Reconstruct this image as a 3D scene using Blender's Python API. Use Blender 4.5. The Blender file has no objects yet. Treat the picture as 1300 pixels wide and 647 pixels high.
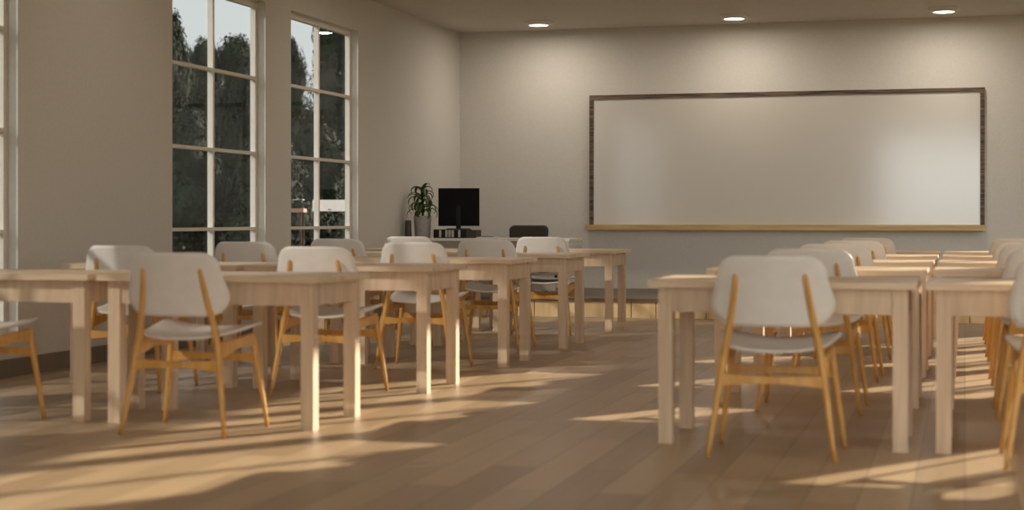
import bpy, bmesh, math, random
from mathutils import Vector, Matrix, noise
C = bpy.context.scene.collection
PI = math.pi
random.seed(7)

# ------------------------------------------------------------------ view
F, CX, HY, VP, HC = 2070.0, 650.0, 278.0, 1225.0, 1.03
YAW = math.atan((VP - CX) / F)
cam_d = bpy.data.cameras.new('camera'); cam = bpy.data.objects.new('camera', cam_d); C.objects.link(cam)
cam.location = (0, 0, HC); cam.rotation_euler = (PI / 2, 0, YAW)
cam_d.sensor_width = 36; cam_d.lens = F / 1300 * 36; cam_d.shift_y = -(323.5 - HY) / 1300
cam_d.clip_end = 500
cam_d.dof.use_dof = True; cam_d.dof.focus_distance = 18.0; cam_d.dof.aperture_fstop = 2.0
bpy.context.scene.camera = cam
vs = bpy.context.scene.view_settings
vs.view_transform = 'Standard'; vs.look = 'None'; vs.exposure = 0; vs.gamma = 1; vs.use_curve_mapping = False
def at_depth(x, Z):
    s, c = math.sin(YAW), math.cos(YAW); xc = (x - CX) / F * Z
    return xc * c - Z * s, xc * s + Z * c

# ------------------------------------------------------------------ materials
def lin(c):
    return tuple(((v / 255) / 12.92 if v / 255 <= .04045 else ((v / 255 + .055) / 1.055) ** 2.4) for v in c) + (1,)
def base_mat(name, col, rough=.5, metal=0, spec=.5):
    m = bpy.data.materials.new(name); m.use_nodes = True
    b = m.node_tree.nodes['Principled BSDF']
    b.inputs['Base Color'].default_value = lin(col); b.inputs['Roughness'].default_value = rough
    b.inputs['Metallic'].default_value = metal; b.inputs['Specular IOR Level'].default_value = spec
    return m, m.node_tree.nodes, m.node_tree.links, b
def noisy(name, c1, c2, scale=(4, 4, 4), rough=.5, detail=4, bump=0, nscale=1, spec=.5, lo=.35, hi=.65):
    m, n, l, b = base_mat(name, c1, rough, 0, spec)
    tc = n.new('ShaderNodeTexCoord'); mp = n.new('ShaderNodeMapping'); mp.inputs['Scale'].default_value = scale
    nz = n.new('ShaderNodeTexNoise'); nz.inputs['Scale'].default_value = nscale; nz.inputs['Detail'].default_value = detail
    cr = n.new('ShaderNodeValToRGB'); cr.color_ramp.elements[0].color = lin(c1); cr.color_ramp.elements[1].color = lin(c2)
    cr.color_ramp.elements[0].position = lo; cr.color_ramp.elements[1].position = hi
    l.new(tc.outputs['Object'], mp.inputs['Vector']); l.new(mp.outputs['Vector'], nz.inputs['Vector'])
    l.new(nz.outputs['Fac'], cr.inputs['Fac']); l.new(cr.outputs['Color'], b.inputs['Base Color'])
    if bump:
        bp = n.new('ShaderNodeBump'); bp.inputs['Strength'].default_value = bump; bp.inputs['Distance'].default_value = .002
        l.new(nz.outputs['Fac'], bp.inputs['Height']); l.new(bp.outputs['Normal'], b.inputs['Normal'])
    return m

M = {}
M['wall'] = noisy('wall_paint', (212, 205, 194), (208, 201, 190), (3, 3, 3), .85, 3, .02, 12, .2)
M['ceiling'] = noisy('ceiling_paint', (212, 205, 195), (208, 201, 191), (2, 2, 2), .9, 2, .1, 10, .2)
M['base'] = noisy('baseboard_paint', (128, 116, 100), (120, 108, 94), (2, 2, 2), .6, 2, 0, 5)
M['oak_v'] = noisy('washed_oak_upright_grain', (224, 197, 166), (202, 172, 141), (22, 22, 1.6), .5, 6, .2, 1.6, .4, .3, .7)
M['oak_h'] = noisy('washed_oak_lengthwise_grain', (226, 200, 168), (206, 176, 142), (1.6, 24, 24), .42, 6, .2, 1.6, .5, .3, .7)
M['honey'] = noisy('honey_beech', (218, 165, 88), (200, 144, 66), (20, 20, 1.6), .42, 5, .1, 1.6, .5)
M['shell'] = noisy('greige_moulded_shell', (228, 219, 209), (224, 215, 205), (3, 3, 3), .48, 2, 0, 6, .4)
M['frame'] = noisy('window_frame_paint', (226, 217, 203), (222, 212, 198), (2, 2, 2), .5, 2, 0, 6, .4)
M['pale_wood'] = noisy('pale_pine', (206, 174, 118), (188, 152, 96), (1.5, 20, 20), .5, 5, .1, 1.5)
M['board_wood'] = noisy('stage_pine_boards', (240, 208, 160), (216, 180, 130), (7, 7, 1.2), .5, 5, .1, 1.6)
M['deck'] = noisy('stage_deck_laminate', (118, 98, 78), (92, 76, 62), (1.2, 16, 16), .4, 5, .1, 1.4)
M['white'] = noisy('white_lacquer', (224, 217, 206), (219, 212, 200), (2, 2, 2), .4, 2, 0, 5)
M['panel'] = noisy('grey_desk_panel', (150, 138, 124), (144, 132, 119), (2, 2, 2), .6, 2, 0, 5)
M['black'] = noisy('black_plastic', (15, 14, 14), (11, 10, 10), (3, 3, 3), .5, 2, 0, 8, .25)
M['screen'] = noisy('dark_monitor_back', (9, 9, 9), (7, 7, 7), (3, 3, 3), .6, 2, 0, 8, .15)
M['label'] = noisy('paper_label', (196, 188, 176), (184, 176, 164), (3, 3, 3), .7, 2, 0, 9)
M['fabric_dark'] = noisy('dark_taupe_fabric', (84, 74, 66), (70, 62, 55), (40, 40, 40), .85, 3, .3, 3, .2)
M['pot'] = noisy('grey_ceramic', (176, 168, 160), (164, 156, 148), (5, 5, 5), .5, 3, 0, 4)
M['pot_dark'] = noisy('dark_grey_ceramic', (82, 72, 70), (70, 62, 60), (5, 5, 5), .5, 3, 0, 4)
M['soil'] = noisy('potting_soil', (48, 36, 26), (30, 22, 16), (40, 40, 40), .95, 4, .5, 2)
M['leaf'] = noisy('green_leaf', (84, 112, 40), (48, 76, 26), (30, 30, 4), .4, 4, 0, 2, .5)
M['stem'] = noisy('leafy_stem', (96, 88, 50), (76, 70, 40), (20, 20, 20), .7, 3)
M['foliage'] = noisy('tree_foliage', (36, 44, 31), (16, 23, 19), (1, 1, 1), .8, 4, 0, .8, .1)
M['bark'] = noisy('tree_bark', (70, 58, 46), (46, 38, 30), (6, 6, 1), .9, 4, .4, 2, .1)
M['grass'] = noisy('mown_grass', (60, 70, 36), (42, 52, 28), (1, 1, 1), .95, 5, 0, .5, .1)
M['bag'] = noisy('pale_grey_canvas', (206, 202, 196), (186, 182, 176), (30, 30, 30), .8, 3, .2, 3, .2)
M['chrome'] = base_mat('brushed_steel', (170, 170, 170), .25, 1)[0]
M['paper'] = noisy('white_paper', (232, 228, 220), (226, 222, 214), (3, 3, 3), .8, 2)
M['bar_wood'] = noisy('outdoor_table_wood', (150, 106, 82), (128, 88, 66), (2, 12, 12), .6, 4)
M['sign'] = noisy('white_painted_board', (196, 184, 176), (190, 178, 170), (2, 2, 2), .6, 2)

# dark walnut frame with short dark streaks across it
def walnut(name, scale):
    return noisy(name, (120, 100, 80), (66, 50, 38), scale, .5, 4, .2, 2, .4, .35, .6)
M['walnut_h'] = walnut('walnut_lengthwise', (1.5, 40, 40)); M['walnut_v'] = walnut('walnut_crosswise', (4, 4, 28))

# whiteboard: smooth enamel
m, n, l, b = base_mat('whiteboard_enamel', (208, 200, 188), .16, 0, .85)
b.inputs['IOR'].default_value = 1.6
nz = n.new('ShaderNodeTexNoise'); nz.inputs['Scale'].default_value = 3; mr = n.new('ShaderNodeMapRange')
mr.inputs['To Min'].default_value = .115; mr.inputs['To Max'].default_value = .135
l.new(nz.outputs['Fac'], mr.inputs['Value']); l.new(mr.outputs['Result'], b.inputs['Roughness'])
M['enamel'] = m
# lamp diffuser
m, n, l, b = base_mat('lamp_diffuser', (255, 246, 232), .6)
b.inputs['Emission Color'].default_value = lin((255, 240, 220)); b.inputs['Emission Strength'].default_value = 6
M['diffuser'] = m
# window glass: clear with Fresnel reflection
m = bpy.data.materials.new('window_glass'); m.use_nodes = True; n = m.node_tree.nodes; l = m.node_tree.links; n.clear()
o = n.new('ShaderNodeOutputMaterial'); mx = n.new('ShaderNodeMixShader'); t = n.new('ShaderNodeBsdfTransparent')
g = n.new('ShaderNodeBsdfGlossy'); fr = n.new('ShaderNodeLayerWeight'); fr.inputs['Blend'].default_value = .5
pw = n.new('ShaderNodeMath'); pw.operation = 'POWER'; pw.inputs[1].default_value = 5
ma = n.new('ShaderNodeMath'); ma.operation = 'MULTIPLY_ADD'; ma.inputs[1].default_value = .24; ma.inputs[2].default_value = .02
l.new(fr.outputs['Facing'], pw.inputs[0]); l.new(pw.outputs[0], ma.inputs[0])
t.inputs['Color'].default_value = (.93, .95, .95, 1); g.inputs['Roughness'].default_value = .01
l.new(ma.outputs[0], mx.inputs['Fac']); l.new(t.outputs[0], mx.inputs[1]); l.new(g.outputs[0], mx.inputs[2]); l.new(mx.outputs[0], o.inputs['Surface'])
M['glass'] = m
m = m.copy(); m.name = 'tinted_jar_glass'
[x for x in m.node_tree.nodes if x.type == 'BSDF_TRANSPARENT'][0].inputs['Color'].default_value = (.55, .75, .72, 1); M['jar'] = m
# floor planks running towards the stage
m, n, l, b = base_mat('oak_plank_floor', (190, 160, 122), .42, 0, .45)
tc = n.new('ShaderNodeTexCoord'); mp = n.new('ShaderNodeMapping'); mp.inputs['Rotation'].default_value = (0, 0, PI / 2)
br = n.new('ShaderNodeTexBrick'); br.inputs['Scale'].default_value = 1; br.inputs['Brick Width'].default_value = 1.5
br.inputs['Row Height'].default_value = .19; br.inputs['Mortar Size'].default_value = .0022; br.offset = .37
br.inputs['Color1'].default_value = lin((184, 157, 124)); br.inputs['Color2'].default_value = lin((154, 128, 98))
br.inputs['Mortar'].default_value = lin((120, 96, 70))
mp2 = n.new('ShaderNodeMapping'); mp2.inputs['Scale'].default_value = (16, 1.2, 1)
nz = n.new('ShaderNodeTexNoise'); nz.inputs['Scale'].default_value = 1.6; nz.inputs['Detail'].default_value = 6
mr = n.new('ShaderNodeMapRange'); mr.inputs['To Min'].default_value = .86; mr.inputs['To Max'].default_value = 1.1
mul = n.new('ShaderNodeMix'); mul.data_type = 'RGBA'; mul.blend_type = 'MULTIPLY'; mul.inputs['Factor'].default_value = 1
l.new(tc.outputs['Object'], mp.inputs['Vector']); l.new(mp.outputs['Vector'], br.inputs['Vector'])
l.new(tc.outputs['Object'], mp2.inputs['Vector']); l.new(mp2.outputs['Vector'], nz.inputs['Vector'])
l.new(nz.outputs['Fac'], mr.inputs['Value']); l.new(br.outputs['Color'], mul.inputs['A']); l.new(mr.outputs['Result'], mul.inputs['B'])
l.new(mul.outputs['Result'], b.inputs['Base Color'])
M['floor'] = m

# ------------------------------------------------------------------ mesh helpers
def obj(name, bm, mat, parent=None, smooth=False, bevel=0, auto=False):
    if bevel:
        bmesh.ops.bevel(bm, geom=[e for e in bm.edges if len(e.link_faces) == 2 and e.calc_face_angle(0) > .5], offset=bevel, segments=2, affect='EDGES', profile=.6)
    bmesh.ops.recalc_face_normals(bm, faces=bm.faces)
    me = bpy.data.meshes.new(name); bm.to_mesh(me); bm.free()
    me.materials.append(mat)
    if smooth:
        for p in me.polygons: p.use_smooth = True
    o = bpy.data.objects.new(name, me); C.objects.link(o)
    if parent: o.parent = parent
    return o
def box(bm, x0, x1, y0, y1, z0, z1):
    v = [bm.verts.new(p) for p in ((x0, y0, z0), (x1, y0, z0), (x1, y1, z0), (x0, y1, z0), (x0, y0, z1), (x1, y0, z1), (x1, y1, z1), (x0, y1, z1))]
    for f in ((3, 2, 1, 0), (4, 5, 6, 7), (0, 1, 5, 4), (1, 2, 6, 5), (2, 3, 7, 6), (3, 0, 4, 7)): bm.faces.new([v[i] for i in f])
    return v
def bx(*a):
    bm = bmesh.new(); box(bm, *a); return bm
def boxes(*lst):
    bm = bmesh.new()
    for a in lst: box(bm, *a)
    return bm
def tube(bm, path, radii, seg=12, squash=None):
    rings = []; pts = [Vector(p) for p in path]
    for i, p in enumerate(pts):
        d = (pts[min(i + 1, len(pts) - 1)] - pts[max(i - 1, 0)]).normalized()
        up = Vector((0, 1, 0)) if abs(d.y) < .9 else Vector((1, 0, 0))
        a = d.cross(up).normalized(); c = a.cross(d).normalized()
        r = radii[i]; ra, rc = (r if isinstance(r, tuple) else (r, r))
        rings.append([bm.verts.new(p + a * ra * math.cos(2 * PI * k / seg) + c * rc * math.sin(2 * PI * k / seg)) for k in range(seg)])
    for i in range(len(rings) - 1):
        for k in range(seg):
            bm.faces.new((rings[i][k], rings[i][(k + 1) % seg], rings[i + 1][(k + 1) % seg], rings[i + 1][k]))
    bm.faces.new(rings[0][::-1]); bm.faces.new(rings[-1])
def lathe(bm, prof, c=(0, 0), seg=32):
    rings = []
    for r, z in prof:
        rings.append([bm.verts.new((c[0] + r * math.cos(2 * PI * k / seg), c[1] + r * math.sin(2 * PI * k / seg), z)) for k in range(seg)] if r > 1e-6 else [bm.verts.new((c[0], c[1], z))])
    for a, b2 in zip(rings, rings[1:]):
        for k in range(seg):
            k2 = (k + 1) % seg
            if len(a) == 1 and len(b2) == 1: continue
            if len(a) == 1: bm.faces.new((a[0], b2[k2], b2[k]))
            elif len(b2) == 1: bm.faces.new((a[k], a[k2], b2[0]))
            else: bm.faces.new((a[k], a[k2], b2[k2], b2[k]))
def prism(bm, poly, f, t):                    # extrude a 2-D outline; f maps (a, b, offset) to a point
    A = [bm.verts.new(f(a, b2, -t / 2)) for a, b2 in poly]; B = [bm.verts.new(f(a, b2, t / 2)) for a, b2 in poly]
    n2 = len(poly); bm.faces.new(A[::-1]); bm.faces.new(B)
    for i in range(n2): bm.faces.new((A[i], A[(i + 1) % n2], B[(i + 1) % n2], B[i]))
def rounded(w0, w1, h, r0, r1, n=7):          # outline, bottom half-width w0, top half-width w1
    pts = []
    for cx, cy, r, a0 in ((w0 - r0, r0, r0, -PI / 2), (w1 - r1, h - r1, r1, 0), (-w1 + r1, h - r1, r1, PI / 2), (-w0 + r0, r0, r0, PI)):
        for k in range(n + 1):
            a = a0 + PI / 2 * k / n; pts.append((cx + r * math.cos(a), cy + r * math.sin(a)))
    return pts
def shell(outline, mapf, th, K=8):
    bm = bmesh.new(); n2 = len(outline)
    # add points along long straight runs so the sheet can bend
    pts = []
    for i in range(n2):
        a, b2 = Vector(outline[i]), Vector(outline[(i + 1) % n2]); d = (b2 - a).length; s = max(1, int(d / .045))
        for k in range(s): pts.append(a + (b2 - a) * k / s)
    c = sum(pts, Vector((0, 0))) / len(pts); n2 = len(pts)
    def pos(p, off):
        e = 1e-3; P = mapf(p.x, p.y); nrm = (mapf(p.x + e, p.y) - P).cross(mapf(p.x, p.y + e) - P).normalized()
        return P + nrm * off
    sides = []
    for off in (th / 2, -th / 2):
        rings = [[bm.verts.new(pos(c, off))]]
        for k in range(1, K + 1):
            t = k / K if k < K else 1
            sc = t if k < K else 1 - th * .35 / .25
            rings.append([bm.verts.new(pos(c + (p - c) * sc, off)) for p in pts])
        for i in range(n2):
            bm.faces.new((rings[0][0], rings[1][i], rings[1][(i + 1) % n2]))
            for k in range(1, K): bm.faces.new((rings[k][i], rings[k + 1][i], rings[k + 1][(i + 1) % n2], rings[k][(i + 1) % n2]))
        sides.append(rings[-1])
    mid = [bm.verts.new(pos(p, 0)) for p in pts]
    for i in range(n2):
        j = (i + 1) % n2
        bm.faces.new((sides[0][i], mid[i], mid[j], sides[0][j])); bm.faces.new((mid[i], sides[1][i], sides[1][j], mid[j]))
    return bm
def tag(o, label, cat, group=None, kind=None):
    o['label'] = label; o['category'] = cat
    if group: o['group'] = group
    if kind: o['kind'] = kind
    return o
def empty(name, loc, label, cat, group=None, rz=0):
    o = bpy.data.objects.new(name, None); C.objects.link(o); o.location = loc; o.rotation_euler = (0, 0, rz); o.empty_display_size = .1
    return tag(o, label, cat, group)
def struct(name, bm, mat, parent=None, **k):
    o = obj(name, bm, mat, parent, **k)
    if not parent: o['kind'] = 'structure'
    return o
def dup(root, loc, label, rz=None):
    r = root.copy(); C.objects.link(r); r.location = loc; r['label'] = label
    if rz is not None: r.rotation_euler = (0, 0, rz)
    for ch in list(root.children):
        c = ch.copy(); C.objects.link(c); c.parent = r
        for g2 in ch.children:
            d = g2.copy(); C.objects.link(d); d.parent = c
    return r

# ------------------------------------------------------------------ room shell
XL, XR, YB, YF, ZC, T = -6.00, 1.87, 19.20, -.80, 3.325, .128
Z0, Z1, Z1R = .26, 2.96, 3.16
BARS = (.9465, 1.614, 2.282)
left_w = [(11.63, 13.40), (13.97, 15.70), (7.70, 9.46), (5.36, 7.13)]
right_w = [(12.3, 14.05), (14.15, 15.75), (15.85, 17.6), (8.7, 10.35), (6.6, 8.25), (4.2, 5.85), (1.6, 3.3)]
def side_wall(name, xa, xb, wins, Z1):
    bm = bmesh.new(); y = YF - T
    for a, b2 in sorted(wins):
        box(bm, xa, xb, y, a, 0, ZC); box(bm, xa, xb, a, b2, 0, Z0); box(bm, xa, xb, a, b2, Z1, ZC); y = b2
    box(bm, xa, xb, y, YB + T, 0, ZC)
    return struct(name, bm, M['wall'])
side_wall('wall_left', XL - T, XL, left_w, Z1); side_wall('wall_right', XR, XR + T, right_w, Z1R)
struct('wall_back', bx(XL, XR, YB, YB + T, 0, ZC), M['wall'])
RW = (-1.95, 1.70, .02, 3.02)
struct('wall_front', boxes((XL, RW[0], YF - T, YF, 0, ZC), (RW[1], XR, YF - T, YF, 0, ZC), (RW[0], RW[1], YF - T, YF, 0, RW[2]), (RW[0], RW[1], YF - T, YF, RW[3], ZC)), M['wall'])
struct('floor', bx(XL - T, XR + T, YF - T, YB + T, -.1, 0), M['floor'])
struct('ceiling', bx(XL - T, XR + T, YF - T, YB + T, ZC, ZC + .25), M['ceiling'])
struct('baseboard_left', bx(XL, XL + .015, YF, YB, 0, .12), M['base'], bevel=.003)
struct('baseboard_right', bx(XR - .015, XR, YF, YB, 0, .12), M['base'], bevel=.003)
def window_side(k, xin, sgn, a, b2):          # sgn -1: left wall (outside is -X)
    Z1 = Z1R if sgn > 0 else globals()['Z1']
    x_face = xin + sgn * .075; x_back = xin + sgn * .125; xg = xin + sgn * .118
    lo, hi = min(x_face, x_back), max(x_face, x_back)
    w = .05; bm = bmesh.new()
    box(bm, lo, hi, a, a + w, Z0, Z1); box(bm, lo, hi, b2 - w, b2, Z0, Z1)
    box(bm, lo, hi, a + w, b2 - w, Z0, Z0 + .05); box(bm, lo, hi, a + w, b2 - w, Z1 - .05, Z1)
    fr = struct('window_%d' % k, bm, M['frame'])
    c = (a + b2) / 2; bm = bmesh.new(); box(bm, lo, hi, c - .015, c + .015, Z0 + .05, Z1 - .05)
    h = .014
    for z in BARS:
        box(bm, lo, hi, a + w, c - .015, z - h, z + h); box(bm, lo, hi, c + .015, b2 - w, z - h, z + h)
    obj('muntin', bm, M['frame'], fr)
    obj('pane', bx(xg - .002, xg + .002, a + w, b2 - w, Z0 + .05, Z1 - .05), M['glass'], fr)
    ws = obj('window_sill', bx(min(xin + sgn * .075, xin - sgn * .012), max(xin + sgn * .075, xin - sgn * .012), a + .001, b2 - .001, Z0 - .001, Z0 + .018), M['frame'], fr, bevel=.003)
    return fr
k = 1
for a, b2 in left_w: window_side(k, XL, -1, a, b2); k += 1
for a, b2 in right_w: window_side(k, XR, 1, a, b2); k += 1
# window in the wall behind the camera
w = .05; x0, x1, z0, z1 = RW
fr = struct('window_%d' % k, boxes((x0, x0 + w, YF - .12, YF - .07, z0, z1), (x1 - w, x1, YF - .12, YF - .07, z0, z1), (x0 + w, x1 - w, YF - .12, YF - .07, z0, z0 + w), (x0 + w, x1 - w, YF - .12, YF - .07, z1 - w, z1)), M['frame'])
obj('pane', bx(x0 + w, x1 - w, YF - .10, YF - .096, z0 + w, z1 - w), M['glass'], fr)

# ------------------------------------------------------------------ stage
ST, SY = .2, 16.75
st = empty('stage_platform', ((XL + XR) / 2, (SY + YB) / 2, 0), 'low stage of pale pine boards with dark deck below the whiteboard', 'stage')
ox, oy = -(XL + XR) / 2, -(SY + YB) / 2
obj('deck', bx(XL + .016 + ox, XR - .016 + ox, SY - .02 + oy, YB - .002 + oy, ST - .035, ST), M['deck'], st, bevel=.004)
bm = bmesh.new(); x = XL + .02; i = 0
while x < XR - .05:
    x2 = min(x + .262, XR - .02); box(bm, x + .004 + ox, x2 - .004 + ox, SY + oy, SY + .03 + oy, 0, ST - .035); x = x2
obj('front_boards', bm, M['board_wood'], st)
obj('carcass', bx(XL + .03 + ox, XR - .03 + ox, SY + .035 + oy, YB - .002 + oy, 0, ST - .036), M['black'], st)

# ------------------------------------------------------------------ whiteboard
WX0, WX1, WZ0, WZ1 = -4.355, .215, .965, 2.517
wc = (WX0 + WX1) / 2; hw = (WX1 - WX0) / 2
wb = empty('whiteboard', (wc, YB, WZ0), 'wide blank whiteboard in dark wood frame with pale tray on the back wall', 'whiteboard')
H = WZ1 - WZ0; e = .048
obj('panel', bx(-hw + e, hw - e, -.028, 0, 0, H - e), M['enamel'], wb)
obj('side_frame', bx(-hw, -hw + e, -.045, 0, 0, H - e), M['walnut_v'], wb, bevel=.003)
obj('side_frame', bx(hw - e, hw, -.045, 0, 0, H - e), M['walnut_v'], wb, bevel=.003)
obj('top_frame', bx(-hw, hw, -.045, 0, H - e, H), M['walnut_h'], wb, bevel=.003)
obj('tray', boxes((-hw - .03, hw + .01, -.15, 0, -.065, -.04), (-hw - .03, hw + .01, -.15, -.135, -.04, 0), (-hw - .03, hw + .01, -.05, 0, -.04, 0)), M['pale_wood'], wb)

# ------------------------------------------------------------------ downlights
def downlight(x, y, label):
    t = empty('downlight', (x, y, ZC), label, 'ceiling light', 'round surface downlights on the ceiling')
    bm = bmesh.new(); lathe(bm, [(0, 0), (.165, 0), (.165, -.014), (.140, -.040), (.116, -.044), (.112, -.036), (0, -.036)], seg=40)
    obj('housing', bm, M['white'], t, smooth=False)
    bm = bmesh.new(); lathe(bm, [(0, -.0361), (.111, -.0361), (.106, -.042), (0, -.044)], seg=40)
    obj('diffuser', bm, M['diffuser'], t)
    return t
def spot(t, power):
    ld = bpy.data.lights.new('downlight_lamp', 'AREA'); ld.energy = power; ld.color = (1, .93, .84); ld.shape = 'DISK'; ld.size = .2
    lo = bpy.data.objects.new('downlight_lamp', ld); C.objects.link(lo); lo.parent = t; lo.location = (0, 0, -.05)
LX = [(-4.78, 'left'), (-2.505, 'middle'), (-.22, 'right')]
POW = 14
for x, nm in LX: spot(downlight(x, 18.37, 'glowing round ceiling downlight, %s of the three in front of the back wall' % nm), POW)
for r, (y, nm) in enumerate(((14.4, 'second'), (10.4, 'third'), (6.4, 'fourth'), (2.4, 'fifth'))):
    for x, sd in LX: spot(downlight(x, y, 'round ceiling downlight, %s one in the %s row from the whiteboard wall' % (sd, nm)), POW * .3)

# ------------------------------------------------------------------ school tables
TW, TD, TZ = 1.20, .72, .75
def make_table(loc, label):
    t = empty('school_table', loc, label, 'table', 'light oak school tables')
    a, d, lg, ov = TW / 2, TD, .066, .042     # origin: middle of the front edge, on the floor
    obj('tabletop', bx(-a, a, 0, d, TZ - .03, TZ), M['oak_h'], t, bevel=.004)
    for sx in (-1, 1):
        for yy in (ov, d - ov - lg):
            x0 = sx * (a - ov) - (lg if sx > 0 else 0)
            obj('leg', bx(x0, x0 + lg, yy, yy + lg, 0, TZ - .0305), M['oak_v'], t, bevel=.003)
    i = .008; zb = TZ - .03 - .115
    for yy in (ov + i, d - ov - i - .022):
        obj('apron', bx(-a + ov + lg + .0005, a - ov - lg - .0005, yy, yy + .022, zb, TZ - .0305), M['oak_v'], t)
    for x0 in (-a + ov + i, a - ov - i - .022):
        obj('apron', bx(x0, x0 + .022, ov + lg + .0005, d - ov - lg - .0005, zb, TZ - .0305), M['oak_v'], t)
    return t
cols = [(-4.87, 'the column beside the windows'), (-3.62, 'the second column from the windows'), (-.80, 'the third column from the windows'), (.435, 'the rightmost column')]
rows = [(7.36 + 1.745 * i, nm) for i, nm in enumerate(('nearest', 'second nearest', 'middle', 'second farthest', 'farthest'))]
first = None
for cx_, cn in cols:
    for y, rn in rows:
        lb = 'light oak table, %s one in %s' % (rn, cn)
        if not first: first = make_table((cx_, y, 0), lb)
        else: dup(first, (cx_, y, 0), lb)

# ------------------------------------------------------------------ chairs
def make_chair(loc, label):
    t = empty('school_chair', loc, label, 'chair', 'greige shell chairs with honey wood legs')
    # origin between the rear feet, facing +Y
    # seat: dished sheet, sides and front turned up
    def sm(x, y):
        u = x / .265; v = (y - .0) / .46
        return Vector((x, y + .055, .452 + .038 * abs(u) ** 2.2 + .030 * v ** 2 - .012 * math.sin(PI * min(max(v, 0), 1)) * (1 - u * u) + .008))
    obj('seat', shell(rounded(.235, .272, .455, .12, .085), sm, .013), M['shell'], t, smooth=True)
    # backrest: wraps round the sitter, leans back
    def bm_(x, z):
        zz = z - .0
        return Vector((x, .030 + 1.05 * x * x * (1 - .25 * (zz / .31)) - .13 * zz + .0, .568 + zz))
    obj('backrest', shell(rounded(.268, .235, .305, .105, .085), bm_, .013), M['shell'], t, smooth=True)
    for s in (-1, 1):
        bm = bmesh.new()
        path = [(s * .272, .012, 0), (s * .262, .022, .06), (s * .232, .050, .27), (s * .206, .072, .44), (s * .192, .068, .52), (s * .172, .046, .62), (s * .157, .022, .72), (s * .149, .004, .785), (s * .148, .002, .797)]
        r = [.010, .0115, .0155, .0175, (.016, .0175), (.0145, .016), (.0125, .0125), (.010, .009), (.004, .004)]
        tube(bm, path, r); obj('leg', bm, M['honey'], t, smooth=True)
        bm = bmesh.new()
        tube(bm, [(s * .280, .480, 0), (s * .270, .474, .08), (s * .236, .452, .33), (s * .222, .442, .44), (s * .219, .440, .462)], [.010, .0115, .016, .0165, .015])
        obj('leg', bm, M['honey'], t, smooth=True)
        bm = bmesh.new()
        # side rail, deepest where it meets the rear leg
        prism(bm, [(.066, .385), (.078, .372), (.25, .408), (.432, .405), (.445, .418), (.445, .468), (.25, .452), (.072, .445)], lambda a, b2, o, s=s: Vector((s * (.222 - (b2 - .43) * .05) + o, a, b2)), .022)
        obj('side_rail', bm, M['honey'], t, bevel=.004)
    for yy, hw2, zc in ((.056, .222, .335), (.453, .232, .345)):
        bm = bmesh.new(); top = []; bot = []
        for i in range(13):
            u = -1 + i / 6
            bot.append((u * hw2, zc - .026 + .014 * (1 - u * u))); top.append((u * (hw2 - .004), zc + .026 - .008 * (1 - u * u)))
        prism(bm, bot + top[::-1], lambda a, b2, o, yy=yy: Vector((a, yy + o, b2)), .020)
        obj('stretcher', bm, M['honey'], t, bevel=.003)
    # two screws fixing the shell to each upright
    bm = bmesh.new()
    for s in (-1, 1):
        for z in (.62, .74):
            x = s * (.172 if z < .7 else .155); zz = z - .568
            y = .030 + 1.05 * x * x * (1 - .25 * (zz / .31)) - .13 * zz
            tube(bm, [(x, y + .004, z), (x, y + .0095, z)], [.006, .005], 8)
    obj('screw', bm, M['chrome'], t)
    return t
first = None
for cx_, cn in cols:
    for y, rn in rows:
        lb = 'greige shell chair with wooden legs, %s one in %s' % (rn, cn)
        if cx_ == -3.62 and rn == 'farthest': lb = 'greige shell chair with wooden legs, canvas bag on seat, farthest in second column'
        if not first: first = make_chair((cx_, y - .36, 0), lb)
        else: dup(first, (cx_, y - .36, 0), lb)

# bag lying on the seat of the farthest chair of the second column
bg = empty('canvas_bag', (-3.62, rows[4][0] - .36 + .245, .488), 'pale grey canvas bag with black strap lying on a far chair seat', 'bag')
def pillow(hx, hy, h, seg=26, rg=12, bow=.0):
    bm = bmesh.new(); rings = []
    for i in range(rg + 1):
        v = -PI / 2 + PI * i / rg; rr = math.cos(v) ** .45 if 0 < i < rg else 0; z = h / 2 + h / 2 * math.copysign(abs(math.sin(v)) ** .7, math.sin(v))
        ring = []
        for k2 in range(seg):
            a = 2 * PI * k2 / seg; cxx = math.copysign(abs(math.cos(a)) ** .5, math.cos(a)); sy = math.copysign(abs(math.sin(a)) ** .5, math.sin(a))
            x, y = hx * rr * cxx, hy * rr * sy
            ring.append(bm.verts.new((x, y, z + bow * (x / hx) ** 2 + .004 * noise.noise(Vector((x * 12, y * 12, z * 14))))))
        rings.append(ring)
    for a, b2 in zip(rings, rings[1:]):
        for k2 in range(seg): bm.faces.new((a[k2], a[(k2 + 1) % seg], b2[(k2 + 1) % seg], b2[k2]))
    bmesh.ops.remove_doubles(bm, verts=bm.verts, dist=1e-4)
    return bm
obj('body', pillow(.205, .15, .062, bow=.006), M['bag'], bg, smooth=True)
bm = pillow(.195, .145, .03, bow=.004); bmesh.ops.translate(bm, verts=bm.verts, vec=(0, -.012, .044))
obj('flap', bm, M['bag'], bg, smooth=True)
bm = bmesh.new(); pts = []
for i in range(17):
    a = PI * i / 16; pts.append((-.17 + .33 * i / 16, -.135 - .012 * math.sin(a), .088 - .020 * math.sin(a)))
tube(bm, pts, [(.005, .016)] * 17, 8)
pts = [(p[0] * .75 + .045, p[1] + .03, p[2] + .008 + .014 * math.sin(PI * i / 16)) for i, p in enumerate(pts)]
tube(bm, pts, [(.004, .009)] * 17, 8)
obj('strap', bm, M['black'], bg, smooth=True)
bm = bmesh.new(); tube(bm, [(.115, -.140, .032), (.115, -.158, .032)], [.013, .011], 16); obj('button', bm, M['black'], bg)
obj('side_buckle', bx(-.145, -.115, -.159, -.140, .010, .054), M['black'], bg, bevel=.003)

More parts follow.
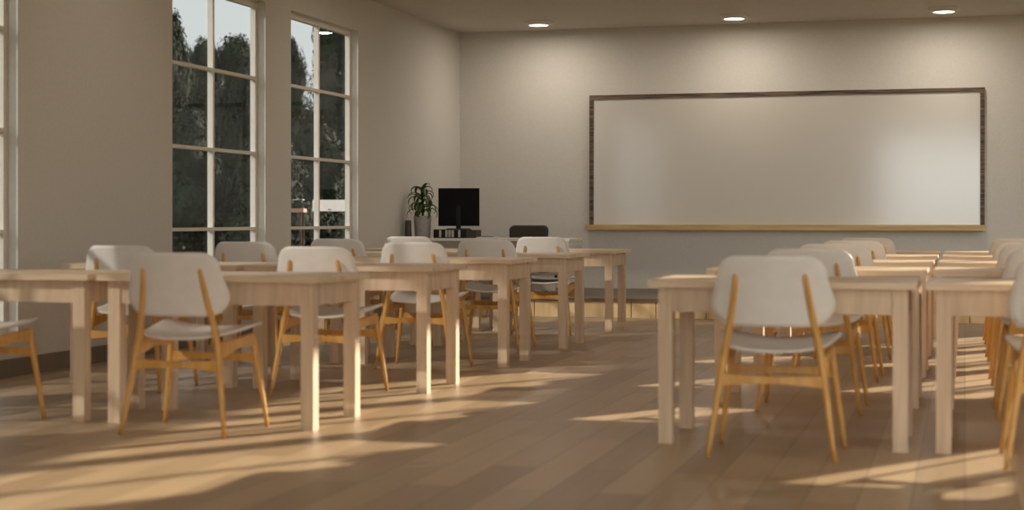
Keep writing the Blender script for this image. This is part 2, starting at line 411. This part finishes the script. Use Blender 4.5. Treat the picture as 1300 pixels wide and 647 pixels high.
# ------------------------------------------------------------------ teacher's corner
DX0, DX1, DY0, DY1, DZ = -5.97, -4.065, 16.93, 17.58, .822
dk = empty('teacher_desk', ((DX0 + DX1) / 2, DY0, ST), 'white teacher desk standing on the stage under monitor and plant', 'desk')
hx = (DX1 - DX0) / 2; dz = DZ - ST; dd = DY1 - DY0
obj('desk_top', bx(-hx, hx, 0, dd, dz - .028, dz), M['white'], dk, bevel=.003)
for sx in (-1, 1):
    for y0 in (.012, dd - .047):
        x0 = sx * (hx - .012) - (.035 if sx > 0 else 0)
        obj('leg', bx(x0, x0 + .035, y0, y0 + .035, 0, dz - .029), M['white'], dk, bevel=.002)
    x0 = sx * (hx - .02) - (.02 if sx > 0 else 0)
    obj('side_rail', bx(x0, x0 + .02, .048, dd - .048, dz - .075, dz - .029), M['white'], dk)
obj('modesty_panel', bx(-hx + .048, hx - .16, .02, .036, .06, dz - .029), M['panel'], dk)

mt = empty('monitor', (-5.415, 17.29, DZ + .0965), 'black computer monitor seen from behind on the white desk', 'monitor', rz=math.radians(12))
mt.rotation_euler.x = 0
bm = bx(-.228, .228, -.012, .014, .035, .455); 
o = obj('screen', bm, M['screen'], mt, bevel=.006)
obj('back_cover', bx(-.15, .15, -.034, -.0125, .09, .36), M['screen'], mt, bevel=.012)
obj('stand_neck', bx(-.026, .026, -.062, -.035, .008, .26), M['black'], mt, bevel=.004)
obj('stand_base', bx(-.125, .125, -.12, .07, 0, .010), M['black'], mt, bevel=.004)
# black files standing in a row under the monitor
x = -5.66; files = [(.062, 0), (.034, 1), (.038, 0), (.036, 1), (.036, 1), (.036, 1), (.040, 0), (.036, 1), (.062, 0)]
nth = ['first', 'second', 'third', 'fourth', 'fifth', 'sixth', 'seventh', 'eighth', 'ninth']
for i, (w_, lbl) in enumerate(files):
    f = empty('file_box', (x + w_ / 2, 17.13, DZ), '%s narrow black file %sfrom the left under the monitor' % (nth[i], 'with pale spine ' if lbl else ''), 'file', 'black files under the monitor')
    obj('cover', bx(-w_ / 2 + .001, w_ / 2 - .001, 0, .22, 0, .094), M['black'], f, bevel=.002)
    if lbl: obj('spine_label', bx(-w_ / 2 + .005, w_ / 2 - .005, -.0015, -.0001, .010, .086), M['label'], f)
    x += w_
o = obj('cover', bx(0, .11, 0, .2, 0, .088), M['fabric_dark'], None, bevel=.004); o.name = 'storage_box'; o.location = (x + .002, 17.13, DZ)
tag(o, 'dark brown box at the right end of the black files', 'box')
o = obj('paper_stack', boxes((0, .21, 0, .28, 0, .006), (.012, .218, .01, .285, .0061, .011)), M['paper']); o.location = (x + .13, 17.05, DZ); o.rotation_euler = (0, 0, .12)
tag(o, 'thin white stack of papers lying on the desk right of the files', 'papers')
bm = bmesh.new(); tube(bm, [(-.07, 0, .0045), (.05, 0, .0045), (.07, 0, .0045)], [.0042, .0042, .001], 10)
o = obj('pen', bm, M['black'], smooth=True); o.location = (x + .24, 17.15, DZ + .0112); o.rotation_euler = (0, 0, .2)
tag(o, 'black pen lying on the white papers', 'pen')

# office chair behind the desk
oc = empty('office_chair', (-4.845, 17.98, ST), 'dark taupe office chair behind the white teacher desk', 'chair', rz=0)
obj('backrest', shell(rounded(.215, .235, .46, .07, .06), lambda x, z: Vector((x, .16 - .35 * x * x + .12 * z, .30 + z)), .035), M['fabric_dark'], oc, smooth=True)
obj('seat', shell(rounded(.22, .24, .42, .07, .07), lambda x, y: Vector((x, -.25 + y, .36 - .2 * x * x * .3)), .06), M['fabric_dark'], oc, smooth=True)
bm = bmesh.new(); tube(bm, [(0, 0, .07), (0, 0, .33)], [.028, .022], 16); obj('gas_column', bm, M['black'], oc, smooth=True)
for i in range(5):
    a = 2 * PI * i / 5 + .3; ca, sa = math.cos(a), math.sin(a)
    bm = bmesh.new(); tube(bm, [(.02 * ca, .02 * sa, .085), (.25 * ca, .25 * sa, .062)], [.018, .012], 10); ft = obj('foot', bm, M['black'], oc, smooth=True)
    bm = bmesh.new(); tube(bm, [(.25 * ca - .012 * sa, .25 * sa + .012 * ca, .025), (.25 * ca + .012 * sa, .25 * sa - .012 * ca, .025)], [.025, .025], 14); obj('castor', bm, M['black'], ft)
for s in (-1, 1):
    bm = bmesh.new(); tube(bm, [(s * .22, -.02, .36), (s * .27, -.02, .38), (s * .275, -.02, .56)], [.012, .012, .012], 8); ar = obj('armrest', bm, M['black'], oc, smooth=True)
    obj('arm_pad', bx(s * .275 - .028, s * .275 + .028, -.14, .12, .56, .585), M['black'], ar, bevel=.008)
obj('spine_bar', bx(-.03, .03, .17, .2, .30, .5), M['black'], oc, bevel=.004)

# potted plant
pp = empty('potted_plant', (-5.80, 17.17, DZ), 'leafy green potted plant in grey pot left of the monitor', 'plant')
bm = bmesh.new(); lathe(bm, [(0, 0), (.078, 0), (.086, .02), (.100, .235), (.104, .245), (.096, .245), (.092, .215), (0, .213)], seg=36)
obj('planter', bm, M['pot'], pp, smooth=True)
bm = bmesh.new(); lathe(bm, [(0, .2131), (.090, .2141), (.05, .224), (0, .228)], seg=24); obj('soil', bm, M['soil'], pp, smooth=True)
bm = bmesh.new(); tube(bm, [(0, 0, .22), (.008, 0, .32), (-.004, .004, .42), (.004, 0, .50)], [.016, .014, .012, .008], 10); obj('stem', bm, M['stem'], pp, smooth=True)
bm = bmesh.new(); rnd = random.Random(11)
for i in range(36):
    az = i * 2.39996 + rnd.uniform(-.3, .3); z0 = .26 + .25 * (i / 36); el = math.radians(rnd.uniform(35, 82) if i < 29 else rnd.uniform(65, 88))
    L = rnd.uniform(.20, .285) * (1 if i < 29 else .9); droop = rnd.uniform(2.4, 5.6); W = rnd.uniform(.018, .027)
    p = Vector((0, 0, z0)); d = el; h = Vector((math.cos(az), math.sin(az), 0)); sd = Vector((-math.sin(az), math.cos(az), 0)); N = 12; prev = None
    for k2 in range(N + 1):
        t2 = k2 / N; ww = W * math.sin(PI * min(1, (t2 * .93 + .07)) ** .75) * 1.0 + .0015
        dirv = h * math.cos(d) + Vector((0, 0, 1)) * math.sin(d); up = (sd.cross(dirv)).normalized() * -1
        if prev is not None: p = p + dirv * (L / N)
        row = [bm.verts.new(p - sd * ww - up * ww * -.35), bm.verts.new(p + up * .0012), bm.verts.new(p + sd * ww - up * ww * -.35), bm.verts.new(p - up * .0015)]
        if prev:
            for q in range(4): bm.faces.new((prev[q], prev[(q + 1) % 4], row[(q + 1) % 4], row[q]))
        prev = row; d -= droop / N * (.35 + 1.1 * t2)
obj('foliage', bm, M['leaf'], pp, smooth=True)
bm = bmesh.new(); lathe(bm, [(0, 0), (.036, 0), (.040, .01), (.034, .19), (.031, .195), (.028, .19), (.028, .02), (0, .02)], seg=28)
o = obj('vase', bm, M['pot_dark'], smooth=True); o.location = (-5.915, 17.02, DZ); tag(o, 'small dark grey vase beside the plant near the window wall', 'vase')

# ------------------------------------------------------------------ outside
struct('ground', bx(-160, 120, -60, 220, -.42, -.12), M['grass'])
def crown(seed, R, Hh, blobs, cards, cs, low=.6):
    r = random.Random(seed); bm = bmesh.new(); bl = []
    for i in range(blobs):
        a = r.uniform(0, 2 * PI); t2 = (i + .5) / blobs; z = low + (Hh - low) * t2; env = (math.sin(PI * min(.97, t2 * .72 + .24)) ** .55)
        rr = R * env * r.uniform(.25, .62); br_ = R * r.uniform(.32, .48) * (.55 + .45 * env); z = min(z, Hh - br_ * .8)
        bl.append((Vector((rr * math.cos(a), rr * math.sin(a), z)), br_))
    bl.append((Vector((0, 0, Hh * .45)), R * .62)); bl.append((Vector((0, 0, Hh - R * .42)), R * .42))
    for c, br_ in bl:
        res = bmesh.ops.create_icosphere(bm, subdivisions=3, radius=br_ * .74, matrix=Matrix.Translation(c))
        for v in res['verts']:
            d = (v.co - c); v.co = c + d * (1 + .38 * noise.noise(v.co * 1.3 + Vector((seed, 0, 0))) + .16 * noise.noise(v.co * 4))
    for i in range(cards):
        c, br_ = r.choice(bl); d = Vector((r.gauss(0, 1), r.gauss(0, 1), r.gauss(0, 1))).normalized()
        p = c + d * br_ * r.uniform(.72, 1.2); q = Vector((r.gauss(0, 1), r.gauss(0, 1), r.gauss(0, 1))).normalized(); a = d.cross(q).normalized() * cs * r.uniform(.5, 1.2); b2 = (a.cross(d) + d * r.uniform(-.6, .6) * cs).normalized() * cs * r.uniform(.5, 1)
        vv = [bm.verts.new(p - a), bm.verts.new(p + b2 * .5), bm.verts.new(p + a), bm.verts.new(p - b2 * .5)]
        bm.faces.new((vv[0], vv[1], vv[2])); bm.faces.new((vv[0], vv[2], vv[3]))
    return bm
def tree(name, seed, R, Hh, blobs, cards, cs, label, cat, group):
    t = empty(name, (0, 0, -.12), label, cat, group)
    obj('foliage', crown(seed, R, Hh, blobs, cards, cs), M['foliage'], t)
    bm = bmesh.new(); tube(bm, [(0, 0, 0), (.05, 0, Hh * .4), (0, .05, Hh * .8)], [.22, .16, .06], 10); obj('trunk', bm, M['bark'], t, smooth=True)
    return t
G = 'trees beyond the windows'
protos = [tree('tree', s, 2.6, 8, 24, 15000, .13, '', 'tree', G) for s in (3, 8, 21)]
def put(i, px, ytop, Z, wpx, label, used=set()):
    X, Y = at_depth(px, Z); Hh = HC + (HY - ytop) * Z / F + .12; R = wpx / 2 * Z / F
    p = protos[i]; o = p if i not in used else dup(p, (X, Y, -.12), label); used.add(i)
    o.location = (X, Y, -.12); o['label'] = label; o.scale = (R / 2.6, R / 2.6, Hh / 8); o.rotation_euler = (0, 0, (px * .37) % 6.28)
put(0, 207, 20, 50, 92, 'tall round tree at the left edge of the left window')
put(1, 262, 54, 70, 78, 'pointed tree behind the mullion of the left window')
put(2, 300, 50, 57, 92, 'broad dark tree filling the right half of the left window')
put(1, 352, 56, 76, 90, 'dark tree hidden mostly behind the pier between the two windows')
put(0, 372, 54, 64, 70, 'round tree at the left edge of the right window')
put(2, 424, 22, 52, 104, 'tallest tree filling the right half of the right window')
put(0, 238, 70, 84, 100, 'low distant tree between two taller ones in the left window')
put(1, 150, 30, 66, 110, 'tree beyond the wall left of the two clear windows')
put(2, 90, 40, 54, 120, 'second tree beyond the wall left of the two clear windows')
put(0, 10, 30, 60, 120, 'tree beyond the leftmost window')
put(0, 490, 40, 68, 100, 'tree beyond the wall right of the two clear windows')
put(2, 560, 46, 60, 100, 'second tree beyond the wall right of the two clear windows')
# dense shrubs in front of the trees
sh = [(14, 'below the leftmost window trees'), (116, 'left of the clear windows'), (236, 'behind the left window'), (340, 'behind the pier between the windows'), (404, 'behind the right window'), (520, 'right of the clear windows')]
sp = None
for i, (px, lb) in enumerate(sh):
    Z = (45, 45.5, 45, 42, 46.5, 46)[i]; X, Y = at_depth(px, Z); L = 'dense dark shrub outside, ' + lb
    if sp is None:
        sp = empty('shrub', (X, Y, -.12), L, 'shrub', 'shrubs beyond the windows'); obj('foliage', crown(55, 1.3, 2.9, 16, 8000, .10, .1), M['foliage'], sp); o = sp
    else: o = dup(sp, (X, Y, -.12), L)
    o.rotation_euler = (0, 0, i * 1.3); o.scale = (1.0, 1.0, 1 + .5 * ((i * 7) % 5) / 5)
# bar-height garden table with glass jars, and a white board on posts
Z = 24; X1, Y1 = at_depth(387.5, Z); zt = HC + (HY - 264.6) * Z / F
bt = empty('garden_bar_table', (X1, Y1, -.12), 'narrow reddish wooden bar table outside the right window', 'table', rz=YAW)
zz = zt + .12
obj('table_board', bx(-.62, 0, -.2, .2, zz - .055, zz), M['bar_wood'], bt, bevel=.006)
for x in (-.58, -.07):
    for y in (-.16, .12): obj('leg', bx(x, x + .035, y, y + .035, 0, zz - .056), M['bark'], bt)
for i, (x, lb) in enumerate(((-.11, 'right'), (-.36, 'left'))):
    px_, py_ = X1 + x * math.cos(YAW), Y1 + x * math.sin(YAW)
    j = empty('glass_jar', (px_, py_, zt), 'low glass jar standing on the outdoor bar table, %s one' % lb, 'jar', 'glass jars on the garden bar table')
    bm = bmesh.new(); lathe(bm, [(0, 0), (.05, 0), (.06, .02), (.095, .045), (.095, .075), (.045, .1), (.045, .125), (.04, .125), (.04, .1), (.088, .07), (.088, .05), (0, .02)], seg=24); obj('bowl', bm, M['jar'], j, smooth=True)
    bm = bmesh.new(); lathe(bm, [(0, .1255), (.1, .1255), (.1, .135), (.02, .14), (.014, .155), (0, .16)], seg=24); obj('lid', bm, M['chrome'], j, smooth=True)
Z = 36; X1, Y1 = at_depth(421, Z); za = HC + (HY - 268) * Z / F; zb = HC + (HY - 253.5) * Z / F
sb = empty('sign_board', (X1, Y1, -.12), 'blank white board on two posts outside the right window', 'sign', rz=YAW)
obj('board', bx(-.42, .42, -.02, .02, za + .12, zb + .12), M['sign'], sb, bevel=.004)
for x in (-.34, .30): obj('post', bx(x, x + .04, .021, .06, 0, zb + .08), M['bark'], sb)
obj('handle', bx(-.08, -.01, -.035, -.021, za + .15, za + .17), M['pot_dark'], sb)

# ------------------------------------------------------------------ light
SKY = 15
s2 = bpy.data.lights.new('added_second_sun', 'SUN'); s2.energy = 2.0; s2.angle = math.radians(1.5); s2.color = (1, .95, .88)  # added second sun from the rear left, lights chair backs and window jambs
s2o = bpy.data.objects.new('added_second_sun', s2); C.objects.link(s2o); s2o.rotation_euler = Vector((-1, -.8, .77)).to_track_quat('Z', 'Y').to_euler(); s2o.location = (-20, -20, 12)
az = Vector((.57, .82, 0)).normalized(); sun_dir = Vector((az.x, az.y, .31)).normalized()   # towards the sun
sd = bpy.data.lights.new('sun', 'SUN'); sd.energy = 14; sd.angle = math.radians(.6); sd.color = (1, .86, .68)
so = bpy.data.objects.new('sun', sd); C.objects.link(so); so.rotation_euler = sun_dir.to_track_quat('Z', 'Y').to_euler(); so.location = (20, 30, 12)

W = bpy.data.worlds.new('sky'); bpy.context.scene.world = W; W.use_nodes = True; n = W.node_tree.nodes; l = W.node_tree.links
bg_ = n['Background']; tc = n.new('ShaderNodeTexCoord')
# pale overcast sky, brighter towards the back right
nv = n.new('ShaderNodeVectorMath'); nv.operation = 'DOT_PRODUCT'; nv.inputs[1].default_value = Vector((.32, -.94, .10)).normalized()
mr = n.new('ShaderNodeMapRange'); mr.interpolation_type = 'SMOOTHSTEP'
mr.inputs['From Min'].default_value = .62; mr.inputs['From Max'].default_value = .9; mr.inputs['To Min'].default_value = 1; mr.inputs['To Max'].default_value = SKY
l.new(tc.outputs['Generated'], nv.inputs[0]); l.new(nv.outputs['Value'], mr.inputs['Value'])
n2 = n.new('ShaderNodeVectorMath'); n2.operation = 'DOT_PRODUCT'; n2.inputs[1].default_value = Vector((-.6, .8, -.1)).normalized()
m2 = n.new('ShaderNodeMapRange'); m2.interpolation_type = 'SMOOTHSTEP'; m2.inputs['From Min'].default_value = -.1; m2.inputs['From Max'].default_value = .6
m2.inputs['To Min'].default_value = .4; m2.inputs['To Max'].default_value = 1; mm = n.new('ShaderNodeMath'); mm.operation = 'MULTIPLY'
l.new(tc.outputs['Generated'], n2.inputs[0]); l.new(n2.outputs['Value'], m2.inputs['Value']); l.new(m2.outputs['Result'], mm.inputs[0]); l.new(mr.outputs['Result'], mm.inputs[1])
l.new(mm.outputs[0], bg_.inputs['Strength'])
bg_.inputs['Color'].default_value = (.76, .78, .765, 1)
